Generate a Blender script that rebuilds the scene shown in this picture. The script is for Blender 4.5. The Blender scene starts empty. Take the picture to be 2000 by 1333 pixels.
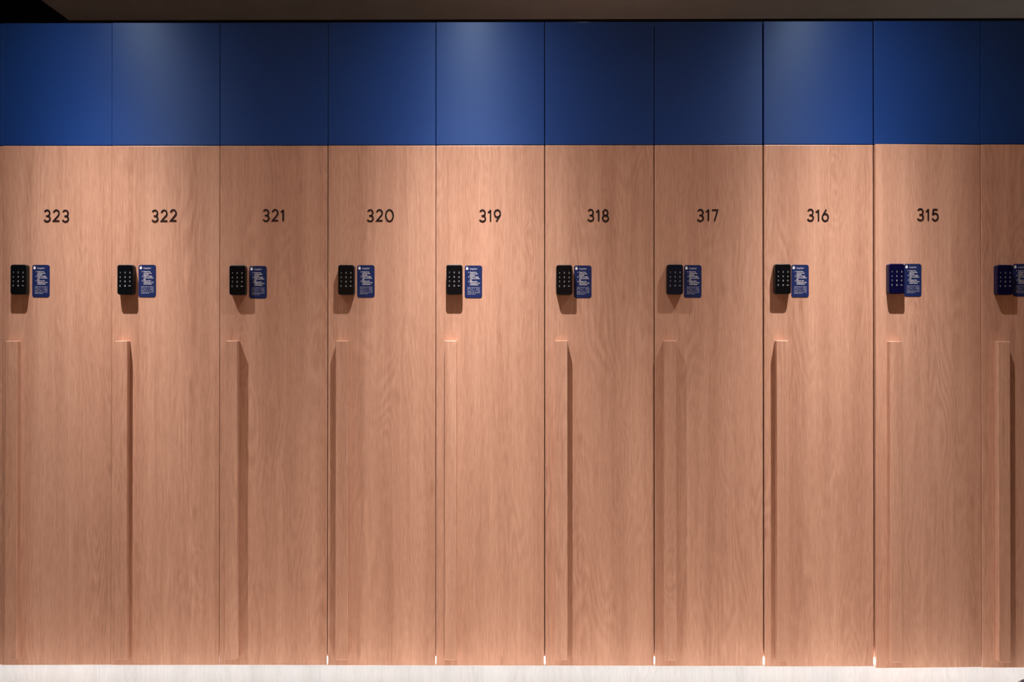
import bpy, bmesh, math, random
from mathutils import Matrix, Vector, Euler

S = bpy.context.scene
C = S.collection
PI = math.pi

# ------------------------------------------------------------------ camera
cam_d = bpy.data.cameras.new('camera')
cam_d.sensor_fit = 'HORIZONTAL'
cam_d.sensor_width = 36.0
cam_d.lens = 32.4
cam_d.clip_start = 0.05
cam = bpy.data.objects.new('camera', cam_d)
C.objects.link(cam)
cam.location = (0.1006, -3.3884, 1.296)
cam.rotation_euler = (PI/2 + 0.005068, 0.0, 0.006677)
S.camera = cam

# ------------------------------------------------------------------ world, exposure
w = bpy.data.worlds.new('world')
S.world = w
w.use_nodes = True
w.node_tree.nodes['Background'].inputs[0].default_value = (0.02, 0.022, 0.03, 1)
w.node_tree.nodes['Background'].inputs[1].default_value = 0.3
S.view_settings.view_transform = 'Standard'
S.view_settings.look = 'None'
S.view_settings.exposure = 0.0
S.view_settings.gamma = 1.0
S.view_settings.use_curve_mapping = False

# tuning of the lamps, the added fill ones included
SPOT_POWER = 755.0          # downlights over the lockers
AISLE_FILL_POWER = 840.0         # added downlights behind the camera, for ambient fill
LED_STRENGTH = 116.0
REAR_FILL_POWER = 1350.0          # added downlights behind the lockers, to brighten the ceiling         # strip under the lockers
SPOT_COLOR = (1.0, 0.93, 0.86)
AISLE_FILL_COLOR = (1.0, 0.82, 0.64)

# ------------------------------------------------------------------ helpers
def V3(*a):
    return Vector(a)

def add_box(bm, x0, x1, y0, y1, z0, z1):
    vs = [bm.verts.new((x, y, z)) for x in (x0, x1) for y in (y0, y1) for z in (z0, z1)]
    for f in ((0, 1, 3, 2), (4, 6, 7, 5), (0, 4, 5, 1), (2, 3, 7, 6), (0, 2, 6, 4), (1, 5, 7, 3)):
        bm.faces.new([vs[i] for i in f])
    return bm

def bevel(bm, w, seg=2):
    bmesh.ops.bevel(bm, geom=list(bm.edges), offset=w, segments=seg, affect='EDGES', profile=0.5)
    return bm

def box_bm(x0, x1, y0, y1, z0, z1, bev=0.0, seg=2):
    bm = bmesh.new()
    add_box(bm, x0, x1, y0, y1, z0, z1)
    if bev:
        bevel(bm, bev, seg)
    return bm

def rounded_outline(w, h, r, n=6):
    pts = []
    for cx, cy, a0 in ((w/2-r, h/2-r, 0), (-w/2+r, h/2-r, PI/2), (-w/2+r, -h/2+r, PI), (w/2-r, -h/2+r, 1.5*PI)):
        for k in range(n+1):
            a = a0 + PI/2*k/n
            pts.append((cx + r*math.cos(a), cy + r*math.sin(a)))
    return pts

def add_plate(bm, pts, y0, y1, rim=0.0):
    """outline in X/Z, extruded from y0 (back) to y1 (front, smaller y) with an eased front rim"""
    cx = sum(p[0] for p in pts)/len(pts)
    cz = sum(p[1] for p in pts)/len(pts)
    def ring(y, inset):
        o = []
        for p in pts:
            d = Vector((p[0]-cx, p[1]-cz))
            L = d.length
            q = d*((L-inset)/L) if L > 1e-6 else d
            o.append(bm.verts.new((cx+q.x, y, cz+q.y)))
        return o
    rings = [ring(y0, 0)]
    if rim:
        rings.append(ring(y1+rim, 0))
        rings.append(ring(y1+rim*0.3, rim*0.3))
        rings.append(ring(y1, rim))
    else:
        rings.append(ring(y1, 0))
    n = len(pts)
    for a, b in zip(rings, rings[1:]):
        for i in range(n):
            j = (i+1) % n
            bm.faces.new((a[i], a[j], b[j], b[i]))
    bm.faces.new(rings[-1])
    bm.faces.new(list(reversed(rings[0])))
    return bm

def add_ribbon(bm, pts, w, y0, y1, closed=False):
    """a stroke of width w along pts (X/Z), from y0 (back) to y1 (front)"""
    P = [Vector(p) for p in pts]
    n = len(P)
    L, R = [], []
    for i in range(n):
        if closed:
            d1 = (P[i]-P[i-1]).normalized(); d2 = (P[(i+1) % n]-P[i]).normalized()
        else:
            d1 = (P[i]-P[i-1]).normalized() if i else (P[1]-P[0]).normalized()
            d2 = (P[i+1]-P[i]).normalized() if i < n-1 else d1
        n1 = Vector((-d1.y, d1.x)); n2 = Vector((-d2.y, d2.x))
        m = n1+n2
        m = m.normalized() if m.length > 1e-6 else n1
        k = min(1.0/max(m.dot(n1), 0.3), 2.2)
        L.append(P[i]+m*w/2*k); R.append(P[i]-m*w/2*k)
    def q(p, y):
        return bm.verts.new((p.x, y, p.y))
    lf = [q(p, y1) for p in L]; rf = [q(p, y1) for p in R]
    lb = [q(p, y0) for p in L]; rb = [q(p, y0) for p in R]
    rng = range(n) if closed else range(n-1)
    for i in rng:
        j = (i+1) % n
        bm.faces.new((lf[i], rf[i], rf[j], lf[j]))
        bm.faces.new((lb[i], lf[i], lf[j], lb[j]))
        bm.faces.new((rf[i], rb[i], rb[j], rf[j]))
    if not closed:
        bm.faces.new((lf[0], lb[0], rb[0], rf[0]))
        bm.faces.new((lf[-1], rf[-1], rb[-1], lb[-1]))
    return bm

def arc(cx, cz, rx, rz, a0, a1, n=18):
    return [(cx+rx*math.cos(math.radians(a0+(a1-a0)*k/n)), cz+rz*math.sin(math.radians(a0+(a1-a0)*k/n))) for k in range(n+1)]

def to_mesh(name, bm, mat):
    bmesh.ops.recalc_face_normals(bm, faces=list(bm.faces))
    me = bpy.data.meshes.new(name)
    bm.to_mesh(me)
    bm.free()
    if mat:
        me.materials.append(mat)
    return me

def place(name, me, parent=None, M=None):
    o = bpy.data.objects.new(name, me)
    C.objects.link(o)
    if parent:
        o.parent = parent
    if M is not None:
        o.matrix_local = M
    return o

def obj(name, bm, mat, parent=None, M=None):
    return place(name, to_mesh(name, bm, mat), parent, M)

def struct(name, bm, mat):
    o = obj(name, bm, mat)
    o['kind'] = 'structure'
    return o

def thing(name, label, cat, loc, group=None, rotz=0.0):
    o = bpy.data.objects.new(name, None)
    o.empty_display_size = 0.1
    C.objects.link(o)
    o.location = loc
    o.rotation_euler = (0, 0, rotz)
    o['label'] = label
    o['category'] = cat
    if group:
        o['group'] = group
    return o

# ------------------------------------------------------------------ materials
def mat_new(name):
    m = bpy.data.materials.new(name)
    m.use_nodes = True
    nt = m.node_tree
    return m, nt, nt.nodes['Principled BSDF']

def node(nt, t, **kw):
    n = nt.nodes.new(t)
    for k, v in kw.items():
        setattr(n, k, v)
    return n

def math_n(nt, op, a, b=None, c=None):
    n = node(nt, 'ShaderNodeMath', operation=op)
    for i, v in enumerate((a, b, c)):
        if v is None:
            continue
        if isinstance(v, (int, float)):
            n.inputs[i].default_value = v
        else:
            nt.links.new(v, n.inputs[i])
    return n.outputs[0]

def noise(nt, vec, scale=1.0, detail=2.0, rough=0.5, dist=0.0):
    n = node(nt, 'ShaderNodeTexNoise')
    n.inputs['Scale'].default_value = scale
    n.inputs['Detail'].default_value = detail
    n.inputs['Roughness'].default_value = rough
    n.inputs['Distortion'].default_value = dist
    nt.links.new(vec, n.inputs['Vector'])
    return n.outputs['Fac']

def node_sep(nt, col):
    n = node(nt, 'ShaderNodeSeparateColor')
    nt.links.new(col, n.inputs[0])
    return n.outputs[0]

def mapped(nt, src, scale):
    n = node(nt, 'ShaderNodeMapping')
    n.inputs['Scale'].default_value = scale
    nt.links.new(src, n.inputs['Vector'])
    return n.outputs[0]

def wood_material(name, light, dark, contrast=1.0, rough=0.42):
    m, nt, bsdf = mat_new(name)
    tc = node(nt, 'ShaderNodeTexCoord')
    oi = node(nt, 'ShaderNodeObjectInfo')
    off = node(nt, 'ShaderNodeVectorMath', operation='SCALE')
    off.inputs[0].default_value = (37.0, 19.0, 53.0)
    nt.links.new(oi.outputs['Random'], off.inputs['Scale'])
    add = node(nt, 'ShaderNodeVectorMath', operation='ADD')
    nt.links.new(tc.outputs['Object'], add.inputs[0])
    nt.links.new(off.outputs[0], add.inputs[1])
    p = add.outputs[0]
    # broad boards of slightly different tone, running up the door
    band = noise(nt, mapped(nt, p, (12.0, 12.0, 0.45)), 1.0, 3.0, 0.6)
    # growth rings: contours of a long stretched field give straight grain with a few arches
    field = noise(nt, mapped(nt, p, (5.5, 5.5, 0.85)), 1.0, 2.5, 0.5, 0.25)
    rings = math_n(nt, 'SINE', math_n(nt, 'MULTIPLY', field, 170.0))
    ringw = noise(nt, mapped(nt, p, (7.0, 7.0, 1.6)), 1.3, 1.0)
    rings = math_n(nt, 'MULTIPLY', rings, math_n(nt, 'MAXIMUM', math_n(nt, 'SUBTRACT', ringw, 0.42), 0.0))
    streak = noise(nt, mapped(nt, p, (190.0, 190.0, 3.0)), 1.0, 3.0, 0.6)
    pores = noise(nt, mapped(nt, p, (380.0, 380.0, 22.0)), 1.0, 2.0, 0.6)
    # knots, a few small dark flecks
    knot = node(nt, 'ShaderNodeTexVoronoi')
    knot.inputs['Scale'].default_value = 1.0
    nt.links.new(mapped(nt, p, (11.0, 11.0, 3.2)), knot.inputs['Vector'])
    kf = node(nt, 'ShaderNodeMapRange')
    nt.links.new(knot.outputs['Distance'], kf.inputs['Value'])
    kf.inputs['From Min'].default_value = 0.03
    kf.inputs['From Max'].default_value = 0.13
    kf.inputs['To Min'].default_value = 0.30
    kf.inputs['To Max'].default_value = 0.0
    t = math_n(nt, 'MULTIPLY', math_n(nt, 'SUBTRACT', band, 0.5), 1.5*contrast)
    t = math_n(nt, 'ADD', t, math_n(nt, 'MULTIPLY', rings, 0.55*contrast))
    t = math_n(nt, 'ADD', t, math_n(nt, 'MULTIPLY', math_n(nt, 'SUBTRACT', streak, 0.5), 0.70*contrast))
    t = math_n(nt, 'ADD', t, math_n(nt, 'MULTIPLY', math_n(nt, 'SUBTRACT', pores, 0.5), 1.2*contrast))
    t = math_n(nt, 'ADD', t, math_n(nt, 'MULTIPLY', kf.outputs[0], contrast))
    # cathedral eyes: nested pointed ovals round the heart of some boards
    eye = node(nt, 'ShaderNodeTexVoronoi')
    eye.inputs['Scale'].default_value = 1.0
    wobble = node(nt, 'ShaderNodeTexNoise')
    wobble.inputs['Scale'].default_value = 14.0
    nt.links.new(mapped(nt, p, (1.0, 1.0, 0.4)), wobble.inputs['Vector'])
    wv = node(nt, 'ShaderNodeVectorMath', operation='MULTIPLY_ADD')
    nt.links.new(wobble.outputs['Color'], wv.inputs[0])
    wv.inputs[1].default_value = (0.42, 0.0, 0.42)
    nt.links.new(mapped(nt, p, (6.5, 6.5, 1.5)), wv.inputs[2])
    nt.links.new(wv.outputs[0], eye.inputs['Vector'])
    ed = eye.outputs['Distance']
    some = math_n(nt, 'GREATER_THAN', node_sep(nt, eye.outputs['Color']), 0.50)
    er = math_n(nt, 'MULTIPLY', math_n(nt, 'SINE', math_n(nt, 'MULTIPLY', ed, 85.0)), math_n(nt, 'MAXIMUM', math_n(nt, 'SUBTRACT', 0.36, ed), 0.0))
    t = math_n(nt, 'ADD', t, math_n(nt, 'MULTIPLY', math_n(nt, 'MULTIPLY', er, some), 0.50*contrast))
    t = math_n(nt, 'ADD', t, 0.45)
    mix = node(nt, 'ShaderNodeMix', data_type='RGBA', clamp_factor=True)
    nt.links.new(t, mix.inputs['Factor'])
    mix.inputs[6].default_value = (*light, 1)
    mix.inputs[7].default_value = (*dark, 1)
    nt.links.new(mix.outputs[2], bsdf.inputs['Base Color'])
    bsdf.inputs['Roughness'].default_value = rough
    bump = node(nt, 'ShaderNodeBump')
    bump.inputs['Strength'].default_value = 0.10
    bump.inputs['Distance'].default_value = 0.0004
    nt.links.new(pores, bump.inputs['Height'])
    nt.links.new(bump.outputs[0], bsdf.inputs['Normal'])
    return m

def plain(name, col, rough=0.5, vary=0.06, scale=30.0, spec=0.5, metal=0.0):
    m, nt, bsdf = mat_new(name)
    tc = node(nt, 'ShaderNodeTexCoord')
    f = noise(nt, tc.outputs['Object'], scale, 3.0)
    mix = node(nt, 'ShaderNodeMix', data_type='RGBA')
    nt.links.new(f, mix.inputs['Factor'])
    mix.inputs[6].default_value = (*[c*(1-vary) for c in col], 1)
    mix.inputs[7].default_value = (*[min(c*(1+vary), 1) for c in col], 1)
    nt.links.new(mix.outputs[2], bsdf.inputs['Base Color'])
    bsdf.inputs['Roughness'].default_value = rough
    bsdf.inputs['Specular IOR Level'].default_value = spec
    bsdf.inputs['Metallic'].default_value = metal
    return m

def navy_laminate(name):
    m, nt, bsdf = mat_new(name)
    tc = node(nt, 'ShaderNodeTexCoord')
    oi = node(nt, 'ShaderNodeObjectInfo')
    add = node(nt, 'ShaderNodeVectorMath', operation='ADD')
    nt.links.new(tc.outputs['Object'], add.inputs[0])
    nt.links.new(oi.outputs['Random'], add.inputs[1])
    weave = noise(nt, mapped(nt, add.outputs[0], (60.0, 60.0, 420.0)), 1.0, 2.0)
    cloud = noise(nt, mapped(nt, add.outputs[0], (9.0, 9.0, 9.0)), 1.0, 3.0)
    t = math_n(nt, 'ADD', math_n(nt, 'MULTIPLY', weave, 0.6), math_n(nt, 'MULTIPLY', cloud, 0.4))
    mix = node(nt, 'ShaderNodeMix', data_type='RGBA')
    nt.links.new(t, mix.inputs['Factor'])
    mix.inputs[6].default_value = (0.0060, 0.035, 0.185, 1)
    mix.inputs[7].default_value = (0.0082, 0.047, 0.240, 1)
    nt.links.new(mix.outputs[2], bsdf.inputs['Base Color'])
    bsdf.inputs['Roughness'].default_value = 0.40
    bsdf.inputs['Specular IOR Level'].default_value = 0.56
    bsdf.inputs['Specular Tint'].default_value = (0.55, 0.75, 1.0, 1)
    # the laminate is finely brushed along its width, so highlights stretch up and down
    bsdf.inputs['Anisotropic'].default_value = 0.55
    tg = node(nt, 'ShaderNodeTangent', direction_type='UV_MAP', uv_map='grain')
    nt.links.new(tg.outputs[0], bsdf.inputs['Tangent'])
    bump = node(nt, 'ShaderNodeBump')
    bump.inputs['Strength'].default_value = 0.05
    bump.inputs['Distance'].default_value = 0.0003
    nt.links.new(weave, bump.inputs['Height'])
    nt.links.new(bump.outputs[0], bsdf.inputs['Normal'])
    return m

def emit(name, col, strength):
    m, nt, bsdf = mat_new(name)
    bsdf.inputs['Base Color'].default_value = (*col, 1)
    bsdf.inputs['Emission Color'].default_value = (*col, 1)
    bsdf.inputs['Emission Strength'].default_value = strength
    return m

M_WOOD = wood_material('oak_laminate', (0.590, 0.345, 0.252), (0.370, 0.187, 0.127))
M_NAVY = navy_laminate('navy_laminate')
M_PALE = wood_material('whitewashed_oak', (0.268, 0.268, 0.268), (0.190, 0.188, 0.188), 0.8, 0.45)
M_CARCASS = plain('carcass_board', (0.16, 0.075, 0.045), 0.7)
M_BLACK = plain('black_plastic', (0.0045, 0.0045, 0.0050), 0.38, spec=0.35)
M_BLACKGLASS = plain('black_glass', (0.0022, 0.0030, 0.0045), 0.16, spec=0.2)
M_TEALGLASS = plain('blue_black_glass', (0.0022, 0.0060, 0.018), 0.16, spec=0.2)
M_NAVYPLASTIC = plain('navy_plastic', (0.006, 0.006, 0.042), 0.40, spec=0.3)
M_NAVYGLASS = plain('navy_glass', (0.0020, 0.0022, 0.026), 0.18, spec=0.2)
M_SIGN = plain('sign_navy', (0.008, 0.018, 0.092), 0.5, spec=0.2)
M_WHITE = plain('white_print', (0.75, 0.75, 0.80), 0.6, vary=0.02)
M_GREYPRINT = plain('pale_print', (0.36, 0.37, 0.50), 0.6, vary=0.02)
M_LEGEND = plain('key_print', (0.27, 0.29, 0.31), 0.6, vary=0.02)
M_DIGIT = plain('dark_acrylic', (0.010, 0.0045, 0.0060), 0.55, spec=0.2)
M_CEIL = plain('ceiling_plaster', (0.50, 0.525, 0.55), 0.9, 0.10, 6.0)
M_VOID = plain('black_paint', (0.006, 0.006, 0.010), 0.9)
M_BACKWALL = plain('dark_navy_paint', (0.004, 0.005, 0.016), 0.8)
M_WALL = plain('warm_grey_paint', (0.22, 0.20, 0.185), 0.85)
M_FACING = plain('oak_panelling', (0.46, 0.25, 0.16), 0.6)
M_CUSHION = plain('plum_grey_upholstery', (0.075, 0.062, 0.105), 0.9, 0.2, 400.0)
M_BENCHRIM = plain('grey_piping', (0.30, 0.275, 0.265), 0.7)
M_STEEL = plain('brushed_steel', (0.25, 0.25, 0.25), 0.4, metal=0.8)
M_LED = emit('led_diffuser', (0.94, 0.975, 1.0), LED_STRENGTH)
M_LAMPGLASS = emit('lamp_lens', (1.0, 0.93, 0.85), 8.0)

def floor_material(name, c1, c2):
    m, nt, bsdf = mat_new(name)
    tc = node(nt, 'ShaderNodeTexCoord')
    p = tc.outputs['Object']
    br = node(nt, 'ShaderNodeTexBrick')
    br.inputs['Scale'].default_value = 1.0
    br.inputs['Brick Width'].default_value = 1.2
    br.inputs['Row Height'].default_value = 0.18
    br.inputs['Mortar Size'].default_value = 0.0015
    br.inputs['Color1'].default_value = (*c1, 1)
    br.inputs['Color2'].default_value = (*c2, 1)
    br.inputs['Mortar'].default_value = (0.15, 0.13, 0.11, 1)
    nt.links.new(p, br.inputs['Vector'])
    g = noise(nt, mapped(nt, p, (3.0, 90.0, 1.0)), 1.0, 4.0)
    mix = node(nt, 'ShaderNodeMix', data_type='RGBA', blend_type='MULTIPLY')
    mix.inputs['Factor'].default_value = 0.25
    nt.links.new(br.outputs['Color'], mix.inputs[6])
    nt.links.new(g, mix.inputs[7])
    nt.links.new(mix.outputs[2], bsdf.inputs['Base Color'])
    bsdf.inputs['Roughness'].default_value = 0.5
    return m
M_FLOOR = floor_material('grey_floor_boards', (0.235, 0.165, 0.115), (0.20, 0.14, 0.098))
M_BOUNCE = floor_material('pale_bounce_boards', (0.80, 0.745, 0.69), (0.76, 0.705, 0.65))  # kept pale so the added floor strip throws light upward

# ------------------------------------------------------------------ the room
XL, XR, YB, YF = -3.6, 3.8, 1.27, -5.2
ZC, ZV = 2.95, 3.35
CEIL_EDGE = -2.18
struct('floor', box_bm(XL, XR, YF, YB, -0.1, 0.0), M_FLOOR)
struct('floor_bounce_strip', box_bm(XL, XR, -0.24, 0.2, 0.0, 0.004), M_BOUNCE)       # unseen pale strip, added to bounce light onto the lower doors
struct('wall_back', box_bm(XL, XR, YB, YB+0.1, 0.0, ZV), M_BACKWALL)
struct('wall_front', box_bm(XL, XR, YF-0.1, YF, 0.0, ZV), M_FACING)
struct('wall_left', box_bm(XL-0.1, XL, YF-0.1, YB+0.1, 0.0, ZV), M_WALL)
struct('wall_right', box_bm(XR, XR+0.1, YF-0.1, YB+0.1, 0.0, ZV), M_WALL)
struct('ceiling', box_bm(CEIL_EDGE, XR, YF, YB, ZC, ZC+0.08), M_CEIL)      # lowered plaster ceiling
struct('ceiling_recess', box_bm(XL-0.1, XR+0.1, YF-0.1, YB+0.1, ZV, ZV+0.1), M_VOID)  # black soffit above it
EDGES = [-2.2010, -1.8011, -1.3985, -0.9987, -0.6006, -0.2022, 0.1985, 0.6004, 1.0005, 1.4046, 1.7967, 2.1990]
ZB, ZS, ZT = 0.120, 2.0345, 2.4886
# the wall that closes the row at either end, and the plinth the lockers stand on
struct('trim_1', box_bm(XL, EDGES[0]-0.004, 0.05, 0.12, 0.0, ZV), M_BACKWALL)
struct('trim_2', box_bm(EDGES[-1]+0.004, XR, 0.05, 0.12, 0.0, ZC), M_WALL)
struct('baseboard_back', box_bm(EDGES[0], EDGES[-1], 0.100, 0.585, 0.002, ZB+0.026), M_PALE)

# ------------------------------------------------------------------ locker pieces
HANDLE_D = 0.0265
def make_handle():
    bm = box_bm(-0.0222, 0.0222, -HANDLE_D, 0.0, 0.1490, 1.3136, 0.0022, 3)
    return to_mesh('handle', bm, M_WOOD)
HANDLE = make_handle()

KW, KH, KD = 0.0588, 0.1095, 0.0245
def make_lock(name, mat):
    bm = bmesh.new()
    add_plate(bm, rounded_outline(KW, KH, 0.0085), 0.0, -KD+0.0012, 0.0022)
    return to_mesh(name, bm, mat)
def make_face(mat):
    bm = bmesh.new()
    add_plate(bm, rounded_outline(KW-0.005, KH-0.005, 0.0065), -KD+0.0014, -KD, 0.0004)
    return to_mesh('touch_panel', bm, mat)

STROKES = {
    '0': [('c', arc(0, .5, .425, .5, 0, 360, 36)[:-1])],
    '1': [('o', [(-.23, .80), (-.02, .84), (.04, .98)]), ('o', [(.07, 1.0), (.07, 0)])],
    '2': [('o', arc(0, .71, .31, .29, 165, -35, 16)+[(-.30, .045), (.35, .045)])],
    '3': [('o', arc(-.01, .74, .30, .26, 152, -90, 20)), ('o', [(-.13, .49), (.0, .49)]+arc(-.01, .245, .335, .245, 88, -158, 22))],
    '4': [('o', [(.15, 1.0), (-.34, .26), (.36, .26)]), ('o', [(.14, .50), (.14, 0)])],
    '5': [('o', [(.30, .955), (-.19, .955), (-.25, .55)]+arc(0, .31, .335, .31, 128, -155, 22))],
    '6': [('c', arc(0, .315, .335, .315, 0, 360, 32)[:-1]), ('o', [(-.29, .47), (.10, 1.0)])],
    '7': [('o', [(-.34, .955), (.30, .955), (-.07, 0)])],
    '8': [('c', arc(0, .745, .265, .255, 0, 360, 28)[:-1]), ('c', arc(0, .255, .325, .255, 0, 360, 30)[:-1])],
    '9': [('c', arc(0, .685, .335, .315, 0, 360, 32)[:-1]), ('o', [(.29, .53), (-.10, 0)])],
}
ADV = {'0': .98, '1': .50, '2': .83, '3': .82, '4': .85, '5': .83, '6': .84, '7': .80, '8': .84, '9': .84}
DH, DW = 0.0470, 0.0052      # numeral height and stroke
def make_digit(ch):
    bm = bmesh.new()
    for kind, pts in STROKES[ch]:
        q = [(x*DH*0.68, (z-0.5)*(DH-DW)) for x, z in pts]
        add_ribbon(bm, q, DW, 0.0, -0.0016, kind == 'c')
    return to_mesh('digit', bm, M_DIGIT)
DIGITS = {c: make_digit(c) for c in STROKES}

LH = 0.0053                  # height of a key legend
def make_legend(ch):
    bm = bmesh.new()
    if ch == 'C':
        add_ribbon(bm, [(x*LH, z*LH) for x, z in arc(0, 0, .45, .5, 50, 310, 16)], 0.0012, 0.0, -0.0003)
    elif ch == 'K':          # the little key symbol
        add_ribbon(bm, [(x*LH, z*LH) for x, z in arc(-.35, 0, .28, .32, 0, 360, 16)[:-1]], 0.0011, 0.0, -0.0003, True)
        add_ribbon(bm, [(-.07*LH, 0), (.75*LH, 0)], 0.0012, 0.0, -0.0003)
        add_ribbon(bm, [(.60*LH, 0), (.60*LH, -.35*LH)], 0.0010, 0.0, -0.0003)
    else:
        for kind, pts in STROKES[ch]:
            add_ribbon(bm, [(x*LH, (z-0.5)*LH) for x, z in pts], 0.00105, 0.0, -0.0003, kind == 'c')
    return to_mesh('key_legend', bm, M_LEGEND)
LEGENDS = {c: make_legend(c) for c in '1234567890CK'}
KEYS = ['123', '456', '789', 'C0K']

SW, SH, SD = 0.0642, 0.1195, 0.0010
def make_sign():
    bm = bmesh.new()
    add_plate(bm, rounded_outline(SW, SH, 0.0085), 0.0, -SD, 0.0003)
    return to_mesh('instruction_sign', bm, M_SIGN)
SIGN = make_sign()

def text_bm(bm, s, x, z, size, width=None, y=-SD):
    """lettering laid on the sign, left end at x, baseline at z, squeezed or spread to width"""
    cu = bpy.data.curves.new('lettering', 'FONT')
    cu.body = s
    cu.size = size
    cu.extrude = 0.0
    cu.offset = size*0.018
    o = bpy.data.objects.new('lettering', cu)
    C.objects.link(o)
    dg = bpy.context.evaluated_depsgraph_get()
    me = bpy.data.meshes.new_from_object(o.evaluated_get(dg))
    xs = [v.co.x for v in me.vertices]
    x0, x1 = min(xs), max(xs)
    k = width/(x1-x0) if width else 1.0
    vs = [bm.verts.new((x+(v.co.x-x0)*k, y-0.0003, z+v.co.y)) for v in me.vertices]
    for p in me.polygons:
        try:
            bm.faces.new([vs[i] for i in p.vertices])
        except ValueError:
            pass
    C.objects.unlink(o)
    bpy.data.objects.remove(o)
    bpy.data.curves.remove(cu)
    bpy.data.meshes.remove(me)

PX = 0.00188                  # metres a pixel of the print stands for when the sign is drawn from its corner
def sx(u):
    return -SW/2 + u*PX
def sz(v):
    return SH/2 - v*PX
def flat_mesh(name, bm, mat):
    me = bpy.data.meshes.new(name)
    for f in bm.faces:
        if f.normal.y > 0:
            f.normal_flip()
    bm.normal_update()
    bm.to_mesh(me)
    bm.free()
    me.materials.append(mat)
    return me
def make_sign_print():
    bm = bmesh.new()
    text_bm(bm, 'kepler', sx(10.3), sz(8.0), 0.0090, 14.8*PX)
    name_me = flat_mesh('shop_lettering', bm, M_GREYPRINT)
    bm = bmesh.new()
    lines = [('1.', 'Press 0 to', 13.0), ('', 'activate the', 15.4), ('', 'keypad', 9.4),
             ('2.', 'Key in 4-digit', 17.0), ('', 'code and press', 19.2), ('', 'key', 4.0),
             ('3.', 'Repeat the', 14.2), ('', 'instruction 2 for', 20.0), ('', 'confirmation', 16.0)]
    v = 14.3
    for n, s, wd in lines:
        if n:
            text_bm(bm, n, sx(6.9), sz(v), 0.0056)
        text_bm(bm, s, sx(10.2), sz(v), 0.0056, wd*PX)
        v += 3.02
    steps_me = flat_mesh('instruction_lettering', bm, M_WHITE)
    # the small print below cannot be read: thin rows broken into words
    bm = bmesh.new()
    rows = [[(0, 6), (7, 12), (12.8, 16.5), (17.5, 22.5), (23.4, 24.6)],
            [(0, 7.5), (9.2, 11.2), (13, 14.4), (17, 24.6)],
            [(0, 2.8), (5, 10.4), (12.6, 14), (16.8, 24.6)],
            [(0, 7), (10, 13), (15.6, 17), (20, 24.6)],
            [(0, 11.5), (12.3, 13.6), (14.4, 24.6)],
            [(0, 8), (9, 15.5)]]
    rr = random.Random(5)
    for k, row in enumerate(rows):
        zc = sz(43.0+2.62*k)
        for a, b in row:
            x = a
            while x < b-0.2:
                wd = rr.uniform(.55, .85)
                h = rr.choice((.42, .42, .42, .62))
                x0, x1 = sx(5.4+x), sx(5.4+min(x+wd, b))
                z0, z1 = zc-.42*PX, zc+h*PX
                vs = [bm.verts.new((xx, -SD-0.0003, zz)) for xx, zz in ((x0, z0), (x1, z0), (x1, z1), (x0, z1))]
                bm.faces.new(vs)
                x += wd+.22
    small_me = flat_mesh('small_print', bm, M_GREYPRINT)
    # padlock emblem: a full shackle over a rounded body
    bm = bmesh.new()
    cx, cz = sx(4.7), sz(6.0)
    body = [(cx+x, cz-0.0010+z) for x, z in rounded_outline(0.0084, 0.0070, 0.0022, 4)]
    add_plate(bm, body, -SD, -SD-0.0004)
    add_ribbon(bm, [(cx+x, cz+0.0018+z) for x, z in arc(0, 0, .0025, .0042, 0, 180, 12)], 0.0015, -SD, -SD-0.0004)
    logo_me = to_mesh('padlock_emblem', bm, M_WHITE)
    return name_me, steps_me, small_me, logo_me
SIGN_PRINT = make_sign_print()

LOCKS = {
    'black': (make_lock('keypad_lock', M_BLACK), make_face(M_BLACKGLASS)),
    'teal': (make_lock('keypad_lock', M_BLACK), make_face(M_TEALGLASS)),
    'navy': (make_lock('keypad_lock', M_NAVYPLASTIC), make_face(M_NAVYGLASS)),
}

# ------------------------------------------------------------------ the row of lockers
NUM = ['', '323', '322', '321', '320', '319', '318', '317', '316', '315', '']
NUMX = [None, -1.6021, -1.2042, -0.8012, -0.4065, -0.0029, 0.3944, 0.7968, 1.2003, 1.5995, None]
KEY = [(-2.130, 1.538), (-1.7292, 1.5385), (-1.3379, 1.5378), (-0.9273, 1.5362), (-0.5285, 1.5368), (-0.1329, 1.5376),
       (0.2688, 1.5362), (0.6729, 1.5378), (1.0650, 1.5393), (1.4738, 1.5390), (1.8711, 1.5355)]
SGN = [(-2.060, 1.534), (-1.6581, 1.5344), (-1.2663, 1.5345), (-0.8577, 1.5301), (-0.4598, 1.5330), (-0.0639, 1.5313),
       (0.3378, 1.5312), (0.7416, 1.5324), (1.1342, 1.5333), (1.5435, 1.5356), (1.9437, 1.5358)]
HND = [-2.155, -1.7533, -1.3506, -0.9469, -0.5440, -0.1457, 0.2584, 0.6547, 1.0623, 1.4697, 1.8652]
AJAR = [.002, .006, .003, .001, .0015, .001, .002, .002, .004, .014, .004]      # how far the free edge stands out
UPPER = [.001, .002, .003, .001, .001, .002, .001, .001, .002, .004, .001]
DROP = [0, .0002, 0, -.0005, -.0004, -.0003, -.0010, -.0008, -.0008, .0012, .0018]  # how low the door hangs
GAPL = [.003, .0010, .0010, .0014, .0028, .0020, .0030, .0030, .0040, .0034, .0010, .003]  # gap at the left of each door
LOCK_KIND = ['black', 'black', 'black', 'black', 'black', 'black', 'black', 'teal', 'black', 'navy', 'navy']
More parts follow.
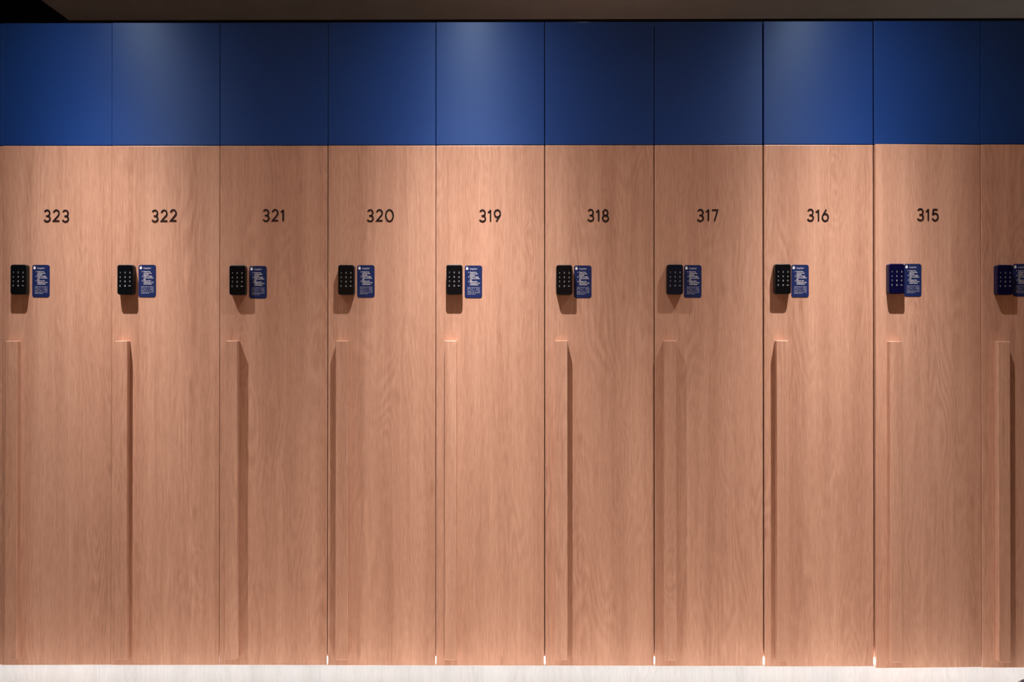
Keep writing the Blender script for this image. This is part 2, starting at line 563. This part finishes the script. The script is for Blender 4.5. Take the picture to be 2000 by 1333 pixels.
LABELS = [
    'narrow sliver of a tall oak locker at the left border, left of locker 323',
    'tall oak locker with navy top panel, door numbered 323',
    'tall oak locker with navy top panel, door numbered 322',
    'tall oak locker with navy top panel, door numbered 321',
    'tall oak locker with navy top panel, door numbered 320',
    'tall oak locker with brightly lit navy top panel, door numbered 319',
    'tall oak locker with navy top panel, door numbered 318',
    'tall oak locker with blue-black keypad, door numbered 317',
    'tall oak locker with navy top panel, door numbered 316',
    'tall oak locker with navy keypad and slightly ajar door, numbered 315',
    'half-seen oak locker with navy keypad at the right border, beside locker 315',
]

def wob(seed, k):
    return random.Random(seed*31+k).uniform(-1, 1)

for i in range(11):
    xl, xr = EDGES[i], EDGES[i+1]
    gl, gr = GAPL[i], GAPL[i+1]
    x0, x1 = xl+gl/2, xr-gr/2
    cx = (xl+xr)/2
    root = thing('locker', LABELS[i], 'locker', (cx, 0.0, 0.146), 'tall oak and navy lockers in the row')
    Z0 = 0.146
    # carcass: five boards with an open front
    t = 0.018
    a, b = xl+0.0006-cx, xr-0.0006-cx
    bm = bmesh.new()
    add_box(bm, a, a+t, 0.0215, 0.585, 0.0, ZT-0.004-Z0)
    add_box(bm, b-t, b, 0.0215, 0.585, 0.0, ZT-0.004-Z0)
    add_box(bm, a+t, b-t, 0.0215, 0.585, 0.0, t)
    add_box(bm, a+t, b-t, 0.0215, 0.585, ZT-0.004-t-Z0, ZT-0.004-Z0)
    add_box(bm, a+t, b-t, 0.575, 0.585, t, ZT-0.004-t-Z0)
    obj('carcass', bm, M_CARCASS, root)
    # upper navy panel and oak door, each hung on its right edge
    hx = x1-cx
    wdt = x1-x0
    ang_u = UPPER[i]/wdt
    Mu = Matrix.Translation((hx, 0, -Z0)) @ Matrix.Rotation(ang_u, 4, 'Z')
    ubm = box_bm(-wdt, 0, 0.0, 0.019, ZS+0.0013, ZT, 0.0016, 2)
    uvl = ubm.loops.layers.uv.new('grain')
    for f in ubm.faces:
        for lp in f.loops:
            lp[uvl].uv = (lp.vert.co.z, lp.vert.co.x)
    obj('upper_panel', ubm, M_NAVY, root, Mu)
    ang = AJAR[i]/wdt
    Md = Matrix.Translation((hx, 0, -Z0)) @ Matrix.Rotation(ang, 4, 'Z')
    dr = DROP[i]
    obj('door', box_bm(-wdt, 0, 0.0, 0.019, ZB-dr, ZS-0.0008, 0.0018, 2), M_WOOD, root, Md)

    def on_door(x, z, y=0.0, rot=0.0):
        return Md @ Matrix.Translation((x-x1, y, z)) @ Matrix.Rotation(rot, 4, 'Y')
    place('handle', HANDLE, root, on_door(HND[i], -dr))
    # keypad lock with its touch panel and printed keys
    body_me, face_me = LOCKS[LOCK_KIND[i]]
    kx, kz = KEY[i]
    lk = place('keypad_lock', body_me, root, on_door(kx, kz))
    place('touch_panel', face_me, lk)
    for r, row in enumerate(KEYS):
        for c, ch in enumerate(row):
            place('key_legend', LEGENDS[ch], lk, Matrix.Translation(((c-1)*0.0174, -KD-0.00005, 0.0257-r*0.0161)))
    # instruction sign with emblem and lettering
    sxp, szp = SGN[i]
    sg = place('instruction_sign', SIGN, root, on_door(sxp, szp, 0.0, 0.004*wob(i, 3)))
    for nm, me in zip(('shop_lettering', 'instruction_lettering', 'small_print', 'padlock_emblem'), SIGN_PRINT):
        place(nm, me, sg)
    # mounted numerals
    if NUM[i]:
        s = NUM[i]
        adv = [ADV[c]*DH*0.87 for c in s]
        tot = sum(adv)
        x = NUMX[i]-tot/2
        for k, ch in enumerate(s):
            zz = 1.7755+0.0009*wob(i, k+10)
            place('digit', DIGITS[ch], root, on_door(x+adv[k]/2, zz, 0.0, 0.008*wob(i, k+20)))
            x += adv[k]

# ------------------------------------------------------------------ LED strip under the lockers
led = bpy.data.objects.new('led_strip', None)
C.objects.link(led)
led.location = ((EDGES[0]+EDGES[-1])/2, 0.026, 0.1215)
led['label'] = 'thin white light strip tucked under the lockers behind the door edge'
led['category'] = 'light strip'
ox, oy, oz = led.location
obj('channel', box_bm(EDGES[0]+0.01-ox, EDGES[-1]-0.01-ox, 0.0275-oy, 0.0300-oy, 0.1215-oz, 0.1459-oz), M_STEEL, led)
obj('diffuser', box_bm(EDGES[0]+0.012-ox, EDGES[-1]-0.012-ox, 0.0210-oy, 0.0275-oy, 0.1215-oz, 0.1455-oz), M_LED, led)

# ------------------------------------------------------------------ downlights (they hang above the frame)
def downlight(x, y, z, power, n, label, group, tilt=0.0, wide=0.05, n_wide=2.0, lean=0.0, color=None):
    root = thing('ceiling_downlight', label, 'ceiling light', (x, y, ZC), group)
    bm = bmesh.new()
    n_s = 28
    prof = [(0.040, 0.0), (0.040, z-ZC-0.012), (0.036, z-ZC-0.014), (0.034, z-ZC-0.012), (0.032, z-ZC+0.004), (0.0, z-ZC+0.004)]
    rings = []
    for r, zz in prof[:-1]:
        rings.append([bm.verts.new((r*math.cos(2*PI*k/n_s), r*math.sin(2*PI*k/n_s), zz)) for k in range(n_s)])
    for a, b in zip(rings, rings[1:]):
        for k in range(n_s):
            bm.faces.new((a[k], a[(k+1) % n_s], b[(k+1) % n_s], b[k]))
    bm.faces.new(rings[-1]); bm.faces.new(list(reversed(rings[0])))
    obj('housing', bm, M_STEEL, root)
    bm = bmesh.new()
    bmesh.ops.create_circle(bm, cap_ends=True, radius=0.031, segments=24)
    obj('lens', bm, M_LAMPGLASS, root, Matrix.Translation((0, 0, z-ZC+0.0035)))
    ld = bpy.data.lights.new('downlight_beam', 'SPOT')
    ld.energy = power
    ld.color = color or SPOT_COLOR
    ld.spot_size = math.radians(150)
    ld.spot_blend = 0.3
    ld.shadow_soft_size = 0.012
    ld.use_nodes = True
    nt = ld.node_tree
    em = nt.nodes.get('Emission')
    tc = node(nt, 'ShaderNodeTexCoord')
    sp = node(nt, 'ShaderNodeSeparateXYZ')
    nt.links.new(tc.outputs['Normal'], sp.inputs[0])
    cz = math_n(nt, 'ABSOLUTE', sp.outputs[2])
    beam = math_n(nt, 'ADD', math_n(nt, 'MULTIPLY', math_n(nt, 'POWER', cz, n), 1.0-wide),
                  math_n(nt, 'MULTIPLY', math_n(nt, 'POWER', cz, n_wide), wide))
    nt.links.new(beam, em.inputs['Strength'])
    lo = bpy.data.objects.new('downlight_beam', ld)
    C.objects.link(lo)
    lo.parent = root
    lo.location = (0, 0, z-ZC-0.016)
    lo.rotation_euler = (lean, tilt, 0)
    return root

row_lab = ['small ceiling downlight above lockers 323 and 322', 'small ceiling downlight above locker 319', 'small ceiling downlight above locker 316']
for lab, x, k, aim, lean in zip(row_lab, (-1.515, -0.091, 1.311), (0.70, 1.06, 0.97), (-0.09, -0.02, 0.025), (0.14, 0.10, 0.09)):
    downlight(x, -0.50, 2.91, SPOT_POWER*k, 29.0, lab, 'downlights along the lockers', aim, 0.12, 6.0, lean)
aisle_fill_lab = ['left added fill downlight over the aisle', 'middle added fill downlight over the aisle', 'right added fill downlight over the aisle']
for lab, x in zip(aisle_fill_lab, (-1.5, 0.1, 1.7)):  # unseen row added so its bounce off floor and wall fills the shadows
    downlight(x, -3.9, 2.91, AISLE_FILL_POWER, 6.0, lab, 'added fill downlights over the aisle', color=AISLE_FILL_COLOR)

rear_fill_lab = ['added fill downlight behind the lockers, right end', 'added fill downlight behind the lockers, middle',
            'added fill downlight behind the lockers, left end']
for lab, x, k in zip(rear_fill_lab, (3.0, 0.4, -1.9), (0.75, 0.42, 0.12)):  # unseen lamps added so light off the rear floor lifts the ceiling
    downlight(x, 0.82, 2.91, REAR_FILL_POWER*k, 14.0, lab, 'added fill downlights behind the lockers')

# ------------------------------------------------------------------ bench corner at the lower right
bench = thing('bench', 'plum-grey upholstered bench whose corner shows at the lower right', 'bench', (1.956, -1.42, 0.0), None, 0.0)
def slab(w, d, r, z0, z1, rim):
    bm = bmesh.new()
    add_plate(bm, rounded_outline(w, d, r), 0.0, z0-z1, rim)
    bmesh.ops.rotate(bm, verts=bm.verts, cent=(0, 0, 0), matrix=Matrix.Rotation(-PI/2, 3, 'X'))
    bmesh.ops.translate(bm, verts=bm.verts, vec=(0, 0, z0))
    return bm
obj('seat_frame', slab(1.36, 0.44, 0.012, 0.43, 0.506, 0.003), M_BENCHRIM, bench)
obj('cushion', slab(1.350, 0.430, 0.010, 0.506, 0.510, 0.002), M_CUSHION, bench)
for sxn in (-1, 1):
    for syn in (-1, 1):
        obj('leg', box_bm(sxn*0.60-0.02, sxn*0.60+0.02, syn*0.16-0.02, syn*0.16+0.02, 0.0, 0.43, 0.003), M_STEEL, bench)
